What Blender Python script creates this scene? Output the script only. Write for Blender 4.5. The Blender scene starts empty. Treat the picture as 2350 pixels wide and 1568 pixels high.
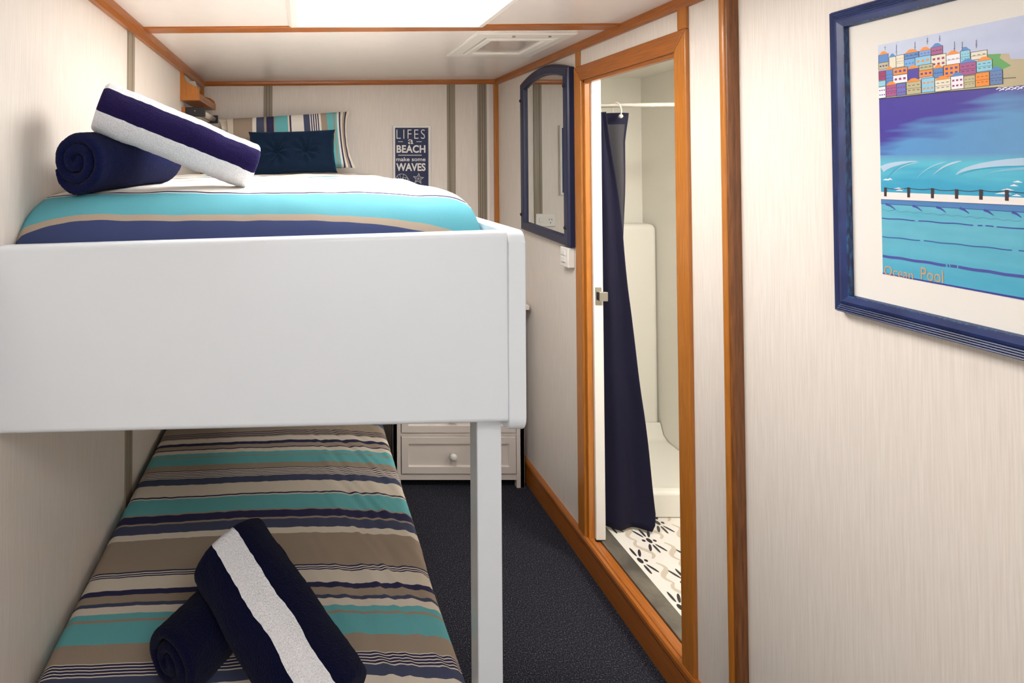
import bpy, bmesh, math, random
from mathutils import Vector, Matrix, noise
random.seed(7)
PI = math.pi
S = bpy.context.scene
COL = S.collection
R = math.radians

# ------------------------------------------------------------------ camera, world, exposure
F, PX, PY, PITCH, EYE = 1250.0, 690.0, 355.0, R(1.15), 1.522
cam_d = bpy.data.cameras.new('camera')
cam = bpy.data.objects.new('camera', cam_d); COL.objects.link(cam)
cam_d.sensor_fit = 'HORIZONTAL'; cam_d.sensor_width = 36.0
cam_d.lens = F/2350*36.0
cam_d.shift_x = (1175-PX)/2350; cam_d.shift_y = -(784-PY)/2350
cam_d.clip_start = 0.02
cam.location = (0, 0, EYE); cam.rotation_euler = (PI/2+PITCH, 0, 0)
S.camera = cam
S.view_settings.view_transform = 'Standard'; S.view_settings.look = 'None'
S.view_settings.gamma = 1.0; S.view_settings.use_curve_mapping = False
S.view_settings.exposure = 0.11
W = bpy.data.worlds.new('world'); S.world = W; W.use_nodes = True
W.node_tree.nodes['Background'].inputs[0].default_value = (0.9, 0.95, 1, 1)
W.node_tree.nodes['Background'].inputs[1].default_value = 0.3
LAMP_STRENGTH = 17.0          # ceiling panel over the bunk
REAR_STRENGTH = 10.0         # ceiling panel by the cabin entrance
BATH_STRENGTH = 78.0
FILL_PANEL_STRENGTH = 1.6       # added glowing panel on the unseen front wall, for frontal fill
READ_STRENGTH = 0.0

# the room: X right, Y into the room, Z up (metres)
XL, XR, YB, YF, ZC = -0.555, 1.095, 3.03, -0.9, 2.0
CT = 0.0076                                   # the ceiling rises slightly to the right
def zc(x): return ZC + CT*(x-1.08)

def ray(px, py):
    u, v = (px-PX)/F, -(py-PY)/F
    return Vector((u, math.cos(PITCH)-v*math.sin(PITCH), math.sin(PITCH)+v*math.cos(PITCH)))
def atX(px, py, X): d = ray(px, py); return Vector((0,0,EYE)) + d*(X/d.x)
def atY(px, py, Y): d = ray(px, py); return Vector((0,0,EYE)) + d*(Y/d.y)
def atZ(px, py, Z): d = ray(px, py); return Vector((0,0,EYE)) + d*((Z-EYE)/d.z)

# ------------------------------------------------------------------ materials
def srgb(r, g, b):
    f = lambda c: (c/255/12.92) if c/255 <= .04045 else ((c/255+.055)/1.055)**2.4
    return (f(r), f(g), f(b), 1)
def new_mat(name):
    m = bpy.data.materials.new(name); m.use_nodes = True
    nt = m.node_tree; return m, nt, nt.nodes['Principled BSDF']
def plain(name, col, rough=.5, metal=0, spec=.5, emit=None, strength=0, coat=0):
    m, nt, b = new_mat(name)
    b.inputs['Base Color'].default_value = col
    b.inputs['Roughness'].default_value = rough; b.inputs['Metallic'].default_value = metal
    b.inputs['Specular IOR Level'].default_value = spec
    b.inputs['Coat Weight'].default_value = coat
    if emit: b.inputs['Emission Color'].default_value = emit; b.inputs['Emission Strength'].default_value = strength
    n = nt.nodes.new('ShaderNodeTexNoise'); n.inputs['Scale'].default_value = 60
    tc = nt.nodes.new('ShaderNodeTexCoord'); nt.links.new(tc.outputs['Object'], n.inputs['Vector'])
    bp = nt.nodes.new('ShaderNodeBump'); bp.inputs['Strength'].default_value = .03; bp.inputs['Distance'].default_value = .001
    nt.links.new(n.outputs['Fac'], bp.inputs['Height']); nt.links.new(bp.outputs[0], b.inputs['Normal'])
    return m
def grain(name, c1, c2, scale, rough, bump=.1, dist=.0006, nscale=6.0, detail=4, spec=.5, pos=(.3,.7), coat=0):
    """fine streaks along the axis whose scale is small"""
    m, nt, b = new_mat(name)
    tc = nt.nodes.new('ShaderNodeTexCoord'); mp = nt.nodes.new('ShaderNodeMapping')
    mp.inputs['Scale'].default_value = scale
    n = nt.nodes.new('ShaderNodeTexNoise'); n.inputs['Scale'].default_value = nscale; n.inputs['Detail'].default_value = detail
    n.inputs['Distortion'].default_value = .3
    cr = nt.nodes.new('ShaderNodeValToRGB')
    cr.color_ramp.elements[0].color = c1; cr.color_ramp.elements[1].color = c2
    cr.color_ramp.elements[0].position = pos[0]; cr.color_ramp.elements[1].position = pos[1]
    bp = nt.nodes.new('ShaderNodeBump'); bp.inputs['Strength'].default_value = bump; bp.inputs['Distance'].default_value = dist
    L = nt.links.new
    L(tc.outputs['Object'], mp.inputs['Vector']); L(mp.outputs[0], n.inputs['Vector']); L(n.outputs['Fac'], cr.inputs[0])
    L(cr.outputs[0], b.inputs['Base Color']); L(n.outputs['Fac'], bp.inputs['Height']); L(bp.outputs[0], b.inputs['Normal'])
    b.inputs['Roughness'].default_value = rough; b.inputs['Specular IOR Level'].default_value = spec
    b.inputs['Coat Weight'].default_value = coat
    return m
WALL = grain('wall_laminate', srgb(226,216,206), srgb(238,229,220), (60,60,1.6), .42, .04, .0003)
CEIL = grain('ceiling_laminate', srgb(238,230,225), srgb(241,233,228), (3,3,3), .22, .02, .0004)
WOOD_V = grain('teak_vertical', srgb(168,102,34), srgb(190,118,44), (30,30,2), .3, .06, coat=.15)
WOOD_Y = grain('teak_lengthwise', srgb(150,86,32), srgb(174,102,40), (30,2,30), .32, .1, coat=.15)
WOOD_X = grain('teak_crosswise', srgb(160,90,32), srgb(182,106,40), (2,30,30), .32, .1, coat=.15)
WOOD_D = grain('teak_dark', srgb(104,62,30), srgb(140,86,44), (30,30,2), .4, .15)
WHITE = plain('white_gloss_paint', srgb(224,230,236), .28)
WPLAS = plain('white_plastic', srgb(236,232,226), .35)
CHESTW = plain('chest_paint', srgb(226,216,208), .4)
STRIP = grain('grey_cover_strip', srgb(142,130,113), srgb(158,146,128), (30,30,1), .4)
STRIPD = plain('strip_groove', srgb(104,92,78), .5)
NAVYP = plain('navy_frame_paint', srgb(34,40,70), .35)
PFRAME = grain('picture_frame_stain', srgb(20,34,80), srgb(38,56,112), (40,3,3), .4, .4, .001)
PINNER = grain('picture_frame_inner_blue', srgb(20,34,80), srgb(34,96,140), (60,60,14), .4, .3, .001, nscale=4, pos=(.45,.7))
MATB = plain('mount_board', srgb(230,225,218), .8)
BLACK = plain('black_plastic', srgb(28,27,28), .4)
STEEL = plain('brushed_steel', srgb(170,165,155), .35, .9)
CHROME = plain('rod_white_metal', srgb(215,210,200), .2, .3)
PLATE = grain('threshold_metal', srgb(110,104,96), srgb(150,142,128), (4,4,4), .38, .1, nscale=3)
PLATE.node_tree.nodes['Principled BSDF'].inputs['Metallic'].default_value = .5
MIRROR = plain('mirror_glass', srgb(225,228,226), .01, 1.0)
for l in list(MIRROR.node_tree.links):
    if l.to_socket.name == 'Normal': MIRROR.node_tree.links.remove(l)
SHOWER = plain('shower_gelcoat', srgb(238,235,226), .25)
CURT = grain('shower_curtain_fabric', srgb(22,21,40), srgb(30,29,52), (400,400,400), .75, .2, .0003)
CURT.node_tree.nodes['Principled BSDF'].inputs['Specular IOR Level'].default_value = .15
CURTL = grain('curtain_reverse', srgb(44,42,48), srgb(54,52,58), (400,400,400), .8, .2, .0003)
LAMP = plain('lamp_diffuser', (1,1,1,1), .5, emit=(1,.985,.96,1), strength=LAMP_STRENGTH)
LAMP2 = plain('lamp_diffuser_rear', (1,1,1,1), .5, emit=(1,.985,.96,1), strength=REAR_STRENGTH)
BATH_FILL = plain('bath_fill_diffuser', (1,1,1,1), .5, emit=(1,.975,.92,1), strength=BATH_STRENGTH)
FILL_PANEL = plain('fill_panel_glow', (1,1,1,1), .3, emit=(.93,.97,1,1), strength=FILL_PANEL_STRENGTH)  # glow of the fill panel added behind the camera
HPANE = plain('hatch_pane', srgb(188,176,170), .15)
TUBE = plain('lamp_tube_plastic', srgb(225,214,200), .3)
MATT = plain('mattress_ticking', srgb(225,220,212), .8)
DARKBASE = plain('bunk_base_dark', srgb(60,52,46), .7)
TILEW = plain('tile_white', srgb(228,222,214), .35)
TILED = plain('tile_dark_motif', srgb(52,48,48), .4)
TILEB = plain('tile_beige_motif', srgb(200,186,168), .4)
INKW = plain('sign_white', srgb(238,234,230), .6)
INKN = plain('sign_navy', srgb(28,40,80), .55)

def carpet_mat():
    m, nt, b = new_mat('navy_flecked_carpet')
    tc = nt.nodes.new('ShaderNodeTexCoord'); L = nt.links.new
    n = nt.nodes.new('ShaderNodeTexNoise'); n.inputs['Scale'].default_value = 260; n.inputs['Detail'].default_value = 3
    cr = nt.nodes.new('ShaderNodeValToRGB')
    e = cr.color_ramp.elements
    e[0].position = .38; e[0].color = srgb(24,25,40); e[1].position = .56; e[1].color = srgb(50,50,56)
    x = e.new(.66); x.color = srgb(84,82,84); x = e.new(.74); x.color = srgb(140,136,132)
    bp = nt.nodes.new('ShaderNodeBump'); bp.inputs['Strength'].default_value = .8; bp.inputs['Distance'].default_value = .004
    L(tc.outputs['Object'], n.inputs['Vector']); L(n.outputs['Fac'], cr.inputs[0]); L(cr.outputs[0], b.inputs['Base Color'])
    L(n.outputs['Fac'], bp.inputs['Height']); L(bp.outputs[0], b.inputs['Normal'])
    b.inputs['Roughness'].default_value = .95; b.inputs['Specular IOR Level'].default_value = .1
    return m
CARPET = carpet_mat()
def attr_mat(name, rough, bscale, bdist, bstr, sheen=0, var=.06, spec=.3):
    """colour woven or printed into the cloth (attribute col) with a fine thread bump"""
    m, nt, b = new_mat(name); L = nt.links.new
    at = nt.nodes.new('ShaderNodeAttribute'); at.attribute_name = 'col'
    tc = nt.nodes.new('ShaderNodeTexCoord')
    n = nt.nodes.new('ShaderNodeTexNoise'); n.inputs['Scale'].default_value = bscale; n.inputs['Detail'].default_value = 3
    mr = nt.nodes.new('ShaderNodeMapRange'); mr.inputs['From Min'].default_value = .3; mr.inputs['From Max'].default_value = .7
    mr.inputs['To Min'].default_value = 1-var; mr.inputs['To Max'].default_value = 1+var
    vm = nt.nodes.new('ShaderNodeVectorMath'); vm.operation = 'SCALE'
    bp = nt.nodes.new('ShaderNodeBump'); bp.inputs['Strength'].default_value = bstr; bp.inputs['Distance'].default_value = bdist
    L(tc.outputs['Object'], n.inputs['Vector']); L(n.outputs['Fac'], mr.inputs['Value'])
    L(at.outputs['Color'], vm.inputs[0]); L(mr.outputs[0], vm.inputs['Scale']); L(vm.outputs[0], b.inputs['Base Color'])
    L(n.outputs['Fac'], bp.inputs['Height']); L(bp.outputs[0], b.inputs['Normal'])
    b.inputs['Roughness'].default_value = rough; b.inputs['Specular IOR Level'].default_value = spec
    if sheen: b.inputs['Sheen Weight'].default_value = sheen; b.inputs['Sheen Roughness'].default_value = .5
    return m
COTTON = attr_mat('printed_cotton', .85, 900, .0004, .25)
TERRY = attr_mat('terry_towelling', .98, 380, .0035, 1.0, sheen=.05, var=.11, spec=.02)
PAINT = attr_mat('artwork_print', .4, 60, .0002, .05, var=.02)
VELVET = plain('teal_navy_velvet', srgb(17,34,56), .8, spec=.1)
VELVET.node_tree.nodes['Principled BSDF'].inputs['Sheen Weight'].default_value = .45
VELVET.node_tree.nodes['Principled BSDF'].inputs['Sheen Tint'].default_value = srgb(90,120,150)

# ------------------------------------------------------------------ mesh helpers
class MB:
    def __init__(s): s.v=[]; s.f=[]; s.m=[]; s.c=[]
    def add(s, verts, faces, mat=0, cols=None):
        o = len(s.v); s.v += [tuple(v) for v in verts]
        for i, f in enumerate(faces):
            s.f.append([o+k for k in f]); s.m.append(mat)
            s.c.append(cols[i] if isinstance(cols, list) else cols)
        return s
    def box(s, x0, x1, y0, y1, z0, z1, mat=0):
        v = [(x,y,z) for x in (x0,x1) for y in (y0,y1) for z in (z0,z1)]
        return s.add(v, [(0,1,3,2),(4,6,7,5),(0,4,5,1),(2,3,7,6),(0,2,6,4),(1,5,7,3)], mat)
    def hexa(s, v, mat=0):     # 8 corners: bottom loop 4, top loop 4
        return s.add(v, [(3,2,1,0),(4,5,6,7),(0,1,5,4),(1,2,6,5),(2,3,7,6),(3,0,4,7)], mat)
    def prism(s, poly, f, h0, h1, mat=0):
        """poly in (a,b), f(a,b,h) -> point"""
        n = len(poly)
        v = [f(a,b,h0) for a,b in poly]+[f(a,b,h1) for a,b in poly]
        return s.add(v, [tuple(range(n))[::-1], tuple(range(n,2*n))]+[(i,(i+1)%n,n+(i+1)%n,n+i) for i in range(n)], mat)
    def tube(s, p, r, n=12, mat=0, cap=True):
        p = [Vector(q) for q in p]; rings = []
        up = Vector((0,0,1)); prev = None
        for i, q in enumerate(p):
            t = (p[min(i+1,len(p)-1)]-p[max(i-1,0)]).normalized()
            if prev is None:
                a = t.orthogonal().normalized()
            else:
                a = (prev - t*prev.dot(t)).normalized()
            prev = a; b = t.cross(a)
            rr = r[i] if isinstance(r, (list,tuple)) else r
            rings.append([q + (a*math.cos(2*PI*k/n)+b*math.sin(2*PI*k/n))*rr for k in range(n)])
        v = [x for g in rings for x in g]; f = []
        for i in range(len(p)-1):
            for k in range(n): f.append((i*n+k, i*n+(k+1)%n, (i+1)*n+(k+1)%n, (i+1)*n+k))
        if cap: f += [tuple(range(n))[::-1], tuple((len(p)-1)*n+k for k in range(n))]
        return s.add(v, f, mat)
    def torus(s, c, nrm, R0, r, n=28, k=8, mat=0):
        nrm = Vector(nrm).normalized(); a = nrm.orthogonal().normalized(); b = nrm.cross(a); c = Vector(c)
        v = []; f = []
        for i in range(n):
            d = a*math.cos(2*PI*i/n)+b*math.sin(2*PI*i/n)
            for j in range(k): v.append(c+d*(R0+r*math.cos(2*PI*j/k))+nrm*r*math.sin(2*PI*j/k))
            for j in range(k): f.append((i*k+j, i*k+(j+1)%k, ((i+1)%n)*k+(j+1)%k, ((i+1)%n)*k+j))
        return s.add(v, f, mat)
    def ball(s, c, r, n=14, k=8, mat=0, sc=(1,1,1)):
        v=[]; f=[]
        for i in range(k+1):
            th = PI*i/k
            for j in range(n):
                ph = 2*PI*j/n
                v.append((c[0]+sc[0]*r*math.sin(th)*math.cos(ph), c[1]+sc[1]*r*math.sin(th)*math.sin(ph), c[2]+sc[2]*r*math.cos(th)))
        for i in range(k):
            for j in range(n): f.append((i*n+j, i*n+(j+1)%n, (i+1)*n+(j+1)%n, (i+1)*n+j))
        return s.add(v, f, mat)
    def sweep(s, path, prof, f, mat=0):
        """closed 2D path, profile list of (inset, height), f(a,b,h) -> point; path is anticlockwise"""
        n = len(path); offs = []
        for i in range(n):
            p0, p1, p2 = Vector(path[i-1]), Vector(path[i]), Vector(path[(i+1)%n])
            d1 = (p1-p0).normalized(); d2 = (p2-p1).normalized()
            n1 = Vector((-d1.y,d1.x)); n2 = Vector((-d2.y,d2.x))
            m = (n1+n2); m = m/max(m.dot(n1),.2); offs.append(m)
        v=[]; fc=[]; k=len(prof)
        for i in range(n):
            for ins, h in prof:
                q = Vector(path[i])+offs[i]*ins; v.append(f(q.x,q.y,h))
        for i in range(n):
            for j in range(k-1): fc.append((i*k+j, ((i+1)%n)*k+j, ((i+1)%n)*k+j+1, i*k+j+1))
        return s.add(v, fc, mat)
    def build(s, name, mats, parent=None, bevel=0, smooth=False, seg=3, solid=0, recalc=True):
        me = bpy.data.meshes.new(name); me.from_pydata(s.v, [], s.f)
        if not isinstance(mats, (list,tuple)): mats = [mats]
        for m in mats: me.materials.append(m)
        me.polygons.foreach_set('material_index', s.m)
        if any(c is not None for c in s.c):
            ca = me.color_attributes.new('col', 'FLOAT_COLOR', 'CORNER'); out=[]
            for p, c in zip(me.polygons, s.c):
                c = c or (1,1,1,1)
                for _ in p.loop_indices: out += list(c)
            ca.data.foreach_set('color', out)
        if recalc:
            bm = bmesh.new(); bm.from_mesh(me); bmesh.ops.recalc_face_normals(bm, faces=bm.faces); bm.to_mesh(me); bm.free()
        if smooth: me.polygons.foreach_set('use_smooth', [True]*len(me.polygons))
        o = bpy.data.objects.new(name, me); COL.objects.link(o)
        if parent: o.parent = parent
        if solid:
            md = o.modifiers.new('thickness','SOLIDIFY'); md.thickness = solid; md.offset = -1
        if bevel:
            md = o.modifiers.new('bevel','BEVEL'); md.width = bevel; md.segments = seg; md.limit_method = 'ANGLE'; md.angle_limit = R(40)
            md.harden_normals = False
            me.polygons.foreach_set('use_smooth', [True]*len(me.polygons))
            w = o.modifiers.new('normals','WEIGHTED_NORMAL'); w.keep_sharp = True
        return o
def tag(o, label, cat, group=None):
    o['label'] = label; o['category'] = cat
    if group: o['group'] = group
    return o
def struct(o): o['kind'] = 'structure'; return o
def thing(name, loc, label, cat, group=None):
    """an Empty at the thing's base; its parts keep world coordinates through part()"""
    o = bpy.data.objects.new(name, None); COL.objects.link(o); o.location = loc; o.empty_display_size = .05
    return tag(o, label, cat, group)
def part(mb, name, mats, parent, **kw):
    o = mb.build(name, mats, None, **kw); o.parent = parent
    root = parent
    off = Vector(root.location)
    while root.parent: root = root.parent; off += Vector(root.location)
    o.location = -off
    # sub-parts of parts: cancel what the chain adds
    return o
def lab(o, t): o['label'] = t; return o
def ident(a, b, h): return Vector((a,b,h))
def resample(c, t):
    """piecewise linear"""
    if t <= c[0][0]: return c[0][1]
    for (a,x),(b,y) in zip(c, c[1:]):
        if t <= b: return x+(y-x)*(t-a)/(b-a)
    return c[-1][1]
def text_mesh(mb, s, f, cx, cy, w, h, mat=0, offset=0.0, hh=.0006, shear=0, cols=None, spacing=1.0):
    cu = bpy.data.curves.new('lettering', 'FONT'); cu.body = s; cu.align_x = 'LEFT'; cu.size = 1
    cu.offset = offset; cu.shear = shear; cu.space_character = spacing; cu.resolution_u = 4
    o = bpy.data.objects.new('lettering_source', cu); COL.objects.link(o)
    dg = bpy.context.evaluated_depsgraph_get(); dg.update()
    me = o.evaluated_get(dg).to_mesh()
    vs = [v.co.copy() for v in me.vertices]; fs = [tuple(p.vertices) for p in me.polygons]
    o.evaluated_get(dg).to_mesh_clear()
    COL.objects.unlink(o); bpy.data.objects.remove(o); bpy.data.curves.remove(cu)
    x0=min(v.x for v in vs); x1=max(v.x for v in vs); y0=min(v.y for v in vs); y1=max(v.y for v in vs)
    mb.add([f(cx+((v.x-x0)/(x1-x0)-.5)*w, cy+((v.y-y0)/(y1-y0)-.5)*h, hh) for v in vs], fs, mat, cols)

# ------------------------------------------------------------------ the setting
T = .05
YD0, YD1, ZD0, ZD1 = 1.578, 2.104, .10, 1.852          # clear door opening
BX1, BY0, BY1, BZ = 1.86, 1.0, 2.97, 2.0               # washroom extents
struct(MB().box(XL-T, XR+.03, YF-T, YB+T, -.05, 0).build('floor', CARPET))
cm = MB(); cm.hexa([(XL-T,YF-T,zc(XL-T)),(XR+T,YF-T,zc(XR+T)),(XR+T,YB+T,zc(XR+T)),(XL-T,YB+T,zc(XL-T)),
                    (XL-T,YF-T,zc(XL-T)+.05),(XR+T,YF-T,zc(XR+T)+.05),(XR+T,YB+T,zc(XR+T)+.05),(XL-T,YB+T,zc(XL-T)+.05)])
struct(cm.build('ceiling', CEIL))
ZW = 2.03
struct(MB().box(XL-T, XL, YF-T, YB+T, 0, ZW).build('wall_left', WALL))
struct(MB().box(XL, XR, YB, YB+T, 0, ZW).build('wall_back', WALL))
struct(MB().box(XL, XR, YF-T, YF, 0, ZW).build('wall_front', WALL))
wd = bpy.data.objects.new('added_fill_panel', None); COL.objects.link(wd); wd.location=(.27,YF,1.0); struct(wd)  # framed glowing panel, added behind the camera to light rail and ceiling
m = MB(); m.sweep([(-.38,.85),(.92,.85),(.92,1.85),(-.38,1.85)], [(0,0),(0,.02),(.04,.02),(.05,.012),(.05,.0)], lambda a,b,h: Vector((a,YF+h,b))); part(m,'fill_panel_frame',WOOD_X,wd)
m = MB(); m.box(-.34,.88,YF+.002,YF+.008,.89,1.81); part(m,'pane',FILL_PANEL,wd)
wr = MB()
XW = XR+.02; XT = 1.20
wr.box(XR, XW, YF-T, YD0, 0, ZW); wr.box(XR, XW, YD1, YB+T, 0, ZW)
wr.box(XR, XW, YD0, YD1, 0, .085); wr.box(XR, XW, YD0, YD1, ZD1, ZW)
struct(wr.build('wall_right', WALL))
# washroom shell
struct(MB().box(BX1, BX1+.04, BY0, BY1+.04, 0, 2.06).build('wall_shower_right', SHOWER))
struct(MB().box(XW, BX1, BY1, BY1+.04, 0, 2.06).build('wall_shower_back', SHOWER))
struct(MB().box(XW, BX1, BY0-.04, BY0, 0, 2.06).build('wall_shower_front', SHOWER))
struct(MB().box(XW, BX1, BY0, BY1, 2.0, 2.05).build('ceiling_washroom', SHOWER))
# patterned tile floor
fl = MB(); fl.box(XT, BX1, BY0, BY1, .02, .10)
def ell(cx, cy, a, b, ang, z, mat, n=14, mb=fl):
    ca, sa = math.cos(ang), math.sin(ang)
    pts = [(cx+a*math.cos(2*PI*k/n)*ca-b*math.sin(2*PI*k/n)*sa, cy+a*math.cos(2*PI*k/n)*sa+b*math.sin(2*PI*k/n)*ca, z) for k in range(n)]
    pts = [p for p in pts]
    if min(p[0] for p in pts) < XT+.001 or max(p[0] for p in pts) > BX1-.002: return
    mb.add(pts, [tuple(range(n))], mat)
def band(pts, w, z, mat, mb=fl):
    v=[]; n=len(pts)
    for i,(x,y) in enumerate(pts):
        t = Vector((pts[min(i+1,n-1)][0]-pts[max(i-1,0)][0], pts[min(i+1,n-1)][1]-pts[max(i-1,0)][1])).normalized()
        ww = w*(.35+.65*math.sin(PI*i/(n-1)))
        v += [(x-t.y*ww, y+t.x*ww, z),(x+t.y*ww, y-t.x*ww, z)]
    fs = []
    for i in range(n-1):
        q = [v[2*i],v[2*i+1],v[2*i+3],v[2*i+2]]
        if min(a[0] for a in q) > XT+.001: fs.append((2*i,2*i+1,2*i+3,2*i+2))
    mb.add(v, fs, mat)
zc_n=[0]
for i in range(-1, 8):
    for j in range(-3, 2):
        cx, cy = 1.222+.099*i, 1.989+(.104 if i%2 else 0)+.208*j
        if cx > BX1-.04: continue
        ell(cx, cy, .014, .009, PI/2, .1006, 1)
        for sg in (1,-1):
            ell(cx+.021*sg, cy, .0065, .0065, 0, .1006, 1)
            for a in (-.5, 0, .5):
                dx, dy = math.sin(a), math.cos(a)*sg
                ell(cx+dx*.043, cy+dy*.043, .022, .0052, math.atan2(dy,dx), .1006, 1)
        for sx in (1,-1):
            for sy in (1,-1):
                if sx<0: continue
                zc_n[0]+=1
                band([(cx+sx*(.05+.018*math.sin(t*2*PI)), cy+sy*(.01+.094*t)) for t in [k/12 for k in range(13)]], .0085, .1002+zc_n[0]*.000002, 2)
struct(fl.build('floor_washroom', [TILEW, TILED, TILEB]))
struct(MB().box(XR+.042, XT, YD0-.06, BY1, .02, .103).build('trim_threshold', PLATE, bevel=.002))

# baseboard with a rounded top, carried across the door as its sill
def bb(name, y0, y1, x=XR, sgn=-1, h=.108):
    prof = [(0,0),(.016,0),(.016,h-.026),(.019,h-.02),(.019,h-.008),(.015,h-.001),(.008,h),(0,h)]
    m = MB(); m.prism(prof, lambda a,b,t: Vector((x+sgn*a, t, b)), y0, y1); return struct(m.build(name, WOOD_Y))
bb('baseboard_right', YF, YB)
# the door frame
d = bpy.data.objects.new('door_1', None); COL.objects.link(d); d.location = (XR, (YD0+YD1)/2, 0); struct(d)
TW = .05
def mitre(mb, a0,a1,b0,b1,w, f, prof):
    mb.sweep([(a0,b0),(a1,b0),(a1,b1),(a0,b1)], prof, f)
# casing pieces with mitred top corners: (y,z) polygons extruded towards the room
def casing(name, poly, mat, x0=-.002, x1=.012): 
    m = MB(); m.prism(poly, lambda a,b,h: Vector((XR-h, a, b)), x0, x1); return part(m, name, mat, d, bevel=.004)
zt = ZD1+.058
casing('casing', [(YD1,.104),(YD1+.052,.104),(YD1+.052,zt),(YD1,ZD1)], WOOD_V)
casing('casing', [(YD0-TW,.104),(YD0,.104),(YD0,ZD1),(YD0-TW,zt)], WOOD_V)
casing('casing', [(YD0,ZD1),(YD1,ZD1),(YD1+.052,zt),(YD0-TW,zt)], WOOD_Y)
m = MB(); m.box(XR-.002, XW+.001, YD1-.012, YD1, .09, ZD1); part(m, 'jamb', WOOD_V, d, bevel=.002)
m = MB(); m.box(XR-.002, XW+.001, YD0, YD0+.012, .09, ZD1); part(m, 'jamb', WOOD_V, d, bevel=.002)
m = MB(); m.box(XR-.002, XW+.001, YD0, YD1, ZD1-.012, ZD1); part(m, 'jamb', WOOD_Y, d, bevel=.002)
m = MB(); m.box(XR-.004, XR+.014, YD0+.012, YD1-.012, .085, .112); m.box(XR+.014,XR+.041,YD0+.012,YD1-.012,.085,.098); part(m, 'sill', WOOD_Y, d, bevel=.004)
# pocket door leaf parked in the far side, latch on its edge
LY = YD1-.02
leaf = part(MB().box(XW+.001, XW+.037, LY, LY+.6, .108, 1.93), 'door_leaf', WPLAS, d, bevel=.002)
m = MB(); zl = 1.522-298*LY/1250
m.box(XW+.007, XW+.030, LY-.0025, LY, zl-.034, zl+.034); m.box(XW+.016, XW+.048, LY-.013, LY-.0025, zl-.017, zl+.017, 0)
m.box(XW+.010, XW+.019, LY-.0045, LY-.0026, zl-.014, zl+.016, 1)
lt = m.build('latch', [STEEL, BLACK], bevel=.001); lt.parent = leaf
lab(lt, 'brushed steel latch plate')
# cornices
def cornice(name, p0, p1, inward, mat, w=.024, h=.024):
    m = MB(); prof = [(0,0),(w*.55,0),(w*.9,h*.35),(w,h*.75),(w,h+.004),(0,h+.004)]
    n = Vector(inward)
    def f(a,b,t):
        q = Vector(p0).lerp(Vector(p1), t)+n*a; return Vector((q.x,q.y,zc(q.x)-h+b))
    m.prism(prof, f, 0, 1); return struct(m.build(name, mat))
cornice('trim_1', (XL,YB,0), (XR,YB,0), (0,-1,0), WOOD_X)
cornice('trim_2', (XL,YF,0), (XL,YB,0), (1,0,0), WOOD_Y, .028, .034)
cornice('trim_3', (XR,YF,0), (XR,YB,0), (-1,0,0), WOOD_Y, .02, .03)
# batten across the ceiling
def batten(name, y0, y1, mat=WOOD_X, t=.007):
    m = MB(); m.hexa([(XL+.02,y0,zc(XL)-t),(XR-.015,y0,zc(XR)-t),(XR-.015,y1,zc(XR)-t),(XL+.02,y1,zc(XL)-t),
                      (XL+.02,y0,zc(XL)+.004),(XR-.015,y0,zc(XR)+.004),(XR-.015,y1,zc(XR)+.004),(XL+.02,y1,zc(XL)+.004)])
    return struct(m.build(name, mat, bevel=.003))
batten('trim_4', 1.82, 1.885)
batten('trim_5', .35, .40)
# upright wood strips
def vstrip(name, x0,x1,y0,y1,z0,z1, mat, bevel=.003): return struct(MB().box(x0,x1,y0,y1,z0,z1).build(name, mat, bevel=bevel))
vstrip('trim_6', XR-.022, XR, YB-.022, YB, .1, zc(1)-.02, WOOD_V)          # far right corner
vstrip('trim_7', XL, XL+.018, YB-.022, YB, .0, zc(XL)-.02, WOOD_V)         # far left corner
vstrip('trim_8', XR-.006, XR, YD1+.017, YD1+.052, zt, zc(1)-.025, WOOD_V)  # above the door
vstrip('trim_9', XR-.010, XR, YD0-TW, YD0-TW+.036, zt, zc(1)-.025, WOOD_V)
vstrip('trim_10', XR-.006, XR, YD1+.012, YD1+.052, .10, .104, WOOD_V)
# the stout teak post between the door and the picture: rounded bright edge and a grooved dark side
m = MB()
m.prism([(1.366,0),(1.385,0),(1.385,.026),(1.381,.030),(1.371,.030),(1.366,.027)], lambda a,b,t: Vector((XR-b, a, t)), 0, zc(1)-.004, 0)
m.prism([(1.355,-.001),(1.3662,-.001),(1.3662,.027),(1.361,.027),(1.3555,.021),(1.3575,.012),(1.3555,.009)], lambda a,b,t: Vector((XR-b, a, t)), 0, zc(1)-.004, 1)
struct(m.build('trim_11', [WOOD_V, WOOD_D], bevel=.0025))
# grey cover strips over the panel joints
def cover(name, f, a0, a1, z0, z1, grooves):
    m = MB(); m.prism([(a0,z0),(a1,z0),(a1,z1),(a0,z1)], f, 0, .005, 0)
    for g in grooves:
        a = a0+(a1-a0)*g; m.prism([(a-.0015,z0),(a+.0015,z0),(a+.0015,z1),(a-.0015,z1)], f, .0045, .0053, 1)
    return struct(m.build(name, [STRIP, STRIPD]))
fb = lambda a,b,h: Vector((a, YB-h, b))
fL = lambda a,b,h: Vector((XL+h, a, b))
cover('trim_12', fb, -.206, -.157, 0, zc(0)-.02, (.33,.66))
cover('trim_13', fb, .815, .860, 0, zc(1), (.3,))
cover('trim_14', fb, .985, 1.035, 0, zc(1)-.02, (.25,.5,.75))
cover('trim_15', fb, 1.035, 1.05, 0, zc(1)-.02, ())
bpy.data.objects['trim_15'].data.materials[0] = WPLAS
cover('trim_16', fL, 1.735, 1.80, 0, zc(-.5)-.03, (.6,))

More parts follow.
